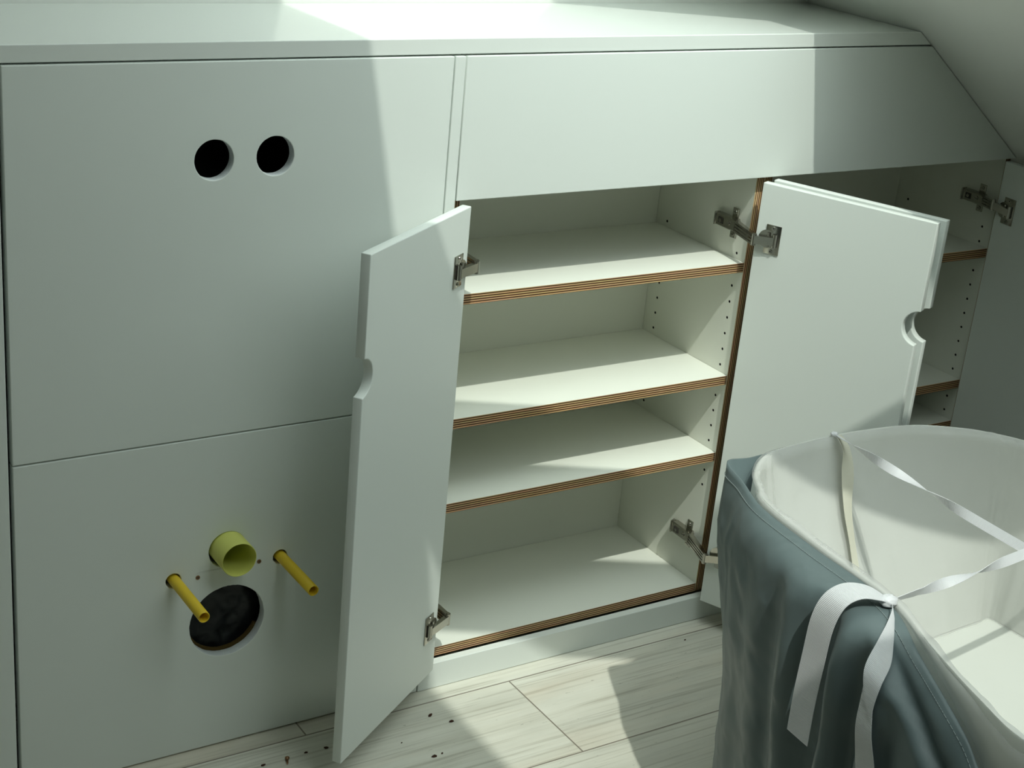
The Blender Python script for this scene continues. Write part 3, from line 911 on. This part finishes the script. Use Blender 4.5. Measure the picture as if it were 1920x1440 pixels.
# stitched seam a finger's width below the edge
bm = bmesh.new()
for u in range(NU):
    (a_, n_), (b_, _) = stitch_path[u], stitch_path[(u + 1) % NU]
    seg = (b_ - a_).length; m_ = max(1, round(seg / .0055))
    for k in range(m_):
        bm_cyl(bm, a_.lerp(b_, (k + .14) / m_), a_.lerp(b_, (k + .86) / m_), .00042, seg=5)
finish('stitching', bm, M['stitch'], ham)['label'] = 'pale stitching along the hem'

# white inner wall (thin plastic sheet, turned over at the rim) and the bottom board
bm = bmesh.new()
NW = 16; rws = []
for v in range(NW + 1):
    t = v / NW; ring = []
    for u in range(NU):
        k = t ** 1.25
        p = rim[u].lerp(base[u], k); p.z = rim[u].z + (base[u].z - rim[u].z) * t
        ring.append(bm.verts.new(p))
    rws.append(ring)
for v in range(NW):
    for u in range(NU):
        w = (u + 1) % NU
        bm.faces.new((rws[v][u], rws[v][w], rws[v + 1][w], rws[v + 1][u]))
outer = []
for (dz, off) in ((.0012, .0012), (-.001, .0032), (-.05, .0040), (-.10, .0035)):
    outer.append([bm.verts.new(rim[u] + Vector((rim[u].x - C0.x, rim[u].y - C0.y, 0)).normalized() * off + Vector((0, 0, dz))) for u in range(NU)])
chain = [rws[0]] + outer
for A, B in zip(chain[:-1], chain[1:]):
    for u in range(NU):
        w = (u + 1) % NU
        bm.faces.new((A[w], A[u], B[u], B[w]))
finish('lining', bm, M['plastic'], ham, smooth=60)['label'] = 'white plastic lining'
bm = bmesh.new()
c = bm.verts.new((1.95, -.88, .2715)); bv = [bm.verts.new(Vector((p.x, p.y, .2712))) for p in base]
for u in range(NU): bm.faces.new((c, bv[u], bv[(u + 1) % NU]))
ex = bmesh.ops.extrude_face_region(bm, geom=list(bm.faces))
bmesh.ops.translate(bm, verts=[v for v in ex['geom'] if isinstance(v, bmesh.types.BMVert)], vec=(0, 0, -.006))
bmesh.ops.recalc_face_normals(bm, faces=bm.faces)
finish('bottom_board', bm, M['plastic'], ham)['label'] = 'white bottom board'
# clear film hanging inside the lining and over its rim
bm = bmesh.new(); rws = []
for fl in (1.0, .66, .33):
    ring = []
    for u in range(NU):
        gap = max(0.0, rim[u].z - edge[u].z)
        p = rim[u] + Vector((rim[u].x - C0.x, rim[u].y - C0.y, 0)).normalized() * (.0062 + min(1, gap / .03) * (.003 + .006 * abs(noise.noise(Vector((u * .16, fl * 1.7, 5.0))))))
        p.z -= fl * (gap * 1.15 + .003) - .002
        ring.append(bm.verts.new(p))
    rws.append(ring)
for v in range(22):
    t = v / 21; ring = []
    for u in range(NU):
        p = rim[u].lerp(base[u], t ** 1.2); p.z = rim[u].z + (base[u].z - rim[u].z) * t
        inw = Vector((C0.x - p.x, C0.y - p.y, 0)).normalized()
        f = .006 + .004 * noise.noise(Vector((p.x * 14, p.y * 14, p.z * 5))) + .004 * max(0, noise.noise(Vector((u * .21, 3.3, p.z * 3))))
        p = p + inw * max(.002, f)
        if v == 0: p.z += .003 + .004 * max(0, noise.noise(Vector((u * .12, 8.1, 0))))
        ring.append(bm.verts.new(p))
    rws.append(ring)
for v in range(24):
    for u in range(NU):
        w = (u + 1) % NU
        bm.faces.new((rws[v][u], rws[v][w], rws[v + 1][w], rws[v + 1][u]))
finish('inner_film', bm, M['film'], ham, smooth=180)['label'] = 'clear crinkled plastic film'

# ribbons
def ribbon(name, ctrl, sides, widths, m=None, n=8, label=None):
    pts = catmull(ctrl, n); sd = catmull(sides, n); wd = catmull([(w, 0, 0) for w in widths], n)
    bm = bmesh.new(); strip_bm(bm, pts, sd, [w.x for w in wd])
    o = finish(name, bm, m or M['ribbon'], ham, smooth=50)
    if label: o['label'] = label
    return o
def strand(a, b, twists, name, label):
    a, b = Vector(a), Vector(b); d = (b - a).normalized(); s0 = d.cross(Vector((0, 0, 1))).normalized(); u0 = Vector((0, 0, 1))
    n = 60; pts = []; sd = []; wd = []
    for i in range(n + 1):
        t = i / n
        ang = twists(t)
        p = a.lerp(b, t); p.z -= .012 * math.sin(math.pi * t)
        pts.append(p); sd.append(s0 * math.cos(ang) + u0 * math.sin(ang)); wd.append(.0145 * min(1, .35 + 8 * t, .35 + 8 * (1 - t)))
    bm = bmesh.new(); strip_bm(bm, pts, sd, wd)
    finish(name, bm, M['ribbon'], ham, smooth=50)['label'] = label
K1 = Vector((1.608, -.866, .609)); K2 = Vector((1.922, -.427, .609))
strand(K1, (2.252, -.785, .606), lambda t: 1.2 + 1.3 * math.pi * max(0, min(1, (t - .10) / .30)), 'ribbon_strand', 'white ribbon across the opening from the front knot')
strand(K2 + Vector((0, -.004, 0)), (1.930, -1.30, .604), lambda t: .2 + 1.6 * math.pi * max(0, min(1, (t - .02) / .30)), 'ribbon_strand', 'white ribbon across the opening from the far rim')
oc = on_cover
def tail_x(y, z, lim):
    return (min(oc(y, z)[0], lim), y, z)
ribbon('ribbon_tail', [K1, (1.592, -.852, .617), (1.568, -.838, .618), (1.545, -.832, .606), tail_x(-.829, .575, 1.533), tail_x(-.828, .522, 1.530), tail_x(-.828, .462, 1.527), tail_x(-.830, .404, 1.525)],
       [(.15, 1, .2), (.2, 1, .1), (.15, 1, .05), (.05, 1, 0), (0, 1, .02), (0, 1, .04), (0, 1, .05), (0, 1, .06)], [.014, .034, .039, .040, .040, .040, .040, .040], label='loose ribbon end folded down over the cover')
q1 = K1 + Vector((-.002, -.002, .002))
ribbon('ribbon_tail', [q1, (1.588, -.892, .610), (1.562, -.915, .602), (oc(-.930, .585)[0] - .004, -.932, .588), oc(-.944, .568, .006), oc(-.953, .545, .006), oc(-.962, .522, .006)],
       [(.5, .8, .1), (.6, .75, .15), (.5, .85, .2), (.3, .95, .2), (.1, 1, .15), (.05, 1, .1), (0, 1, 0)], [.014, .030, .036, .040, .034, .020, .003], label='short pointed ribbon end below the knot')
ribbon('ribbon_tail', [oc(-.942, .556), oc(-.950, .530), oc(-.957, .500), oc(-.965, .460), oc(-.974, .410), oc(-.980, .350)],
       [(0, 1, .1), (0, 1, .08), (0, 1, .05), (0, 1, 0), (0, 1, 0), (0, 1, 0)], [.016, .022, .028, .033, .036, .036], label='long ribbon end hanging straight down')
# knots
def knot(p, r, label):
    bm = bmesh.new(); bmesh.ops.create_uvsphere(bm, u_segments=20, v_segments=14, radius=1)
    for v in bm.verts:
        q = v.co.copy(); s = 1 + .18 * noise.noise(q * 2.2 + Vector((p.x * 9, 0, 0))) - .12 * abs(math.sin(q.z * 5 + q.x * 2))
        v.co = Vector(p) + Vector((q.x * r * 1.2, q.y * r, q.z * r * .75)) * s
    finish('ribbon_knot', bm, M['ribbon'], ham, smooth=180)['label'] = label
knot(K1 + Vector((-.002, 0, .001)), .0115, 'front ribbon knot'); knot(K2, .006, 'far ribbon knot')
ribbon('ribbon_tail', [K2 + Vector((.004, -.006, 0)), (1.933, -.447, .590), (1.930, -.462, .555), (1.926, -.480, .500), (1.928, -.500, .450), (1.926, -.530, .390), (1.924, -.552, .340)],
       [(1, .1, 0), (1, .3, 0), (1, -.1, 0), (1, .2, 0), (1, .35, 0), (1, .1, 0), (1, .2, 0)], [.010, .020, .024, .021, .018, .014, .010], m=M['tape'], label='cream tape hanging down inside the lining')
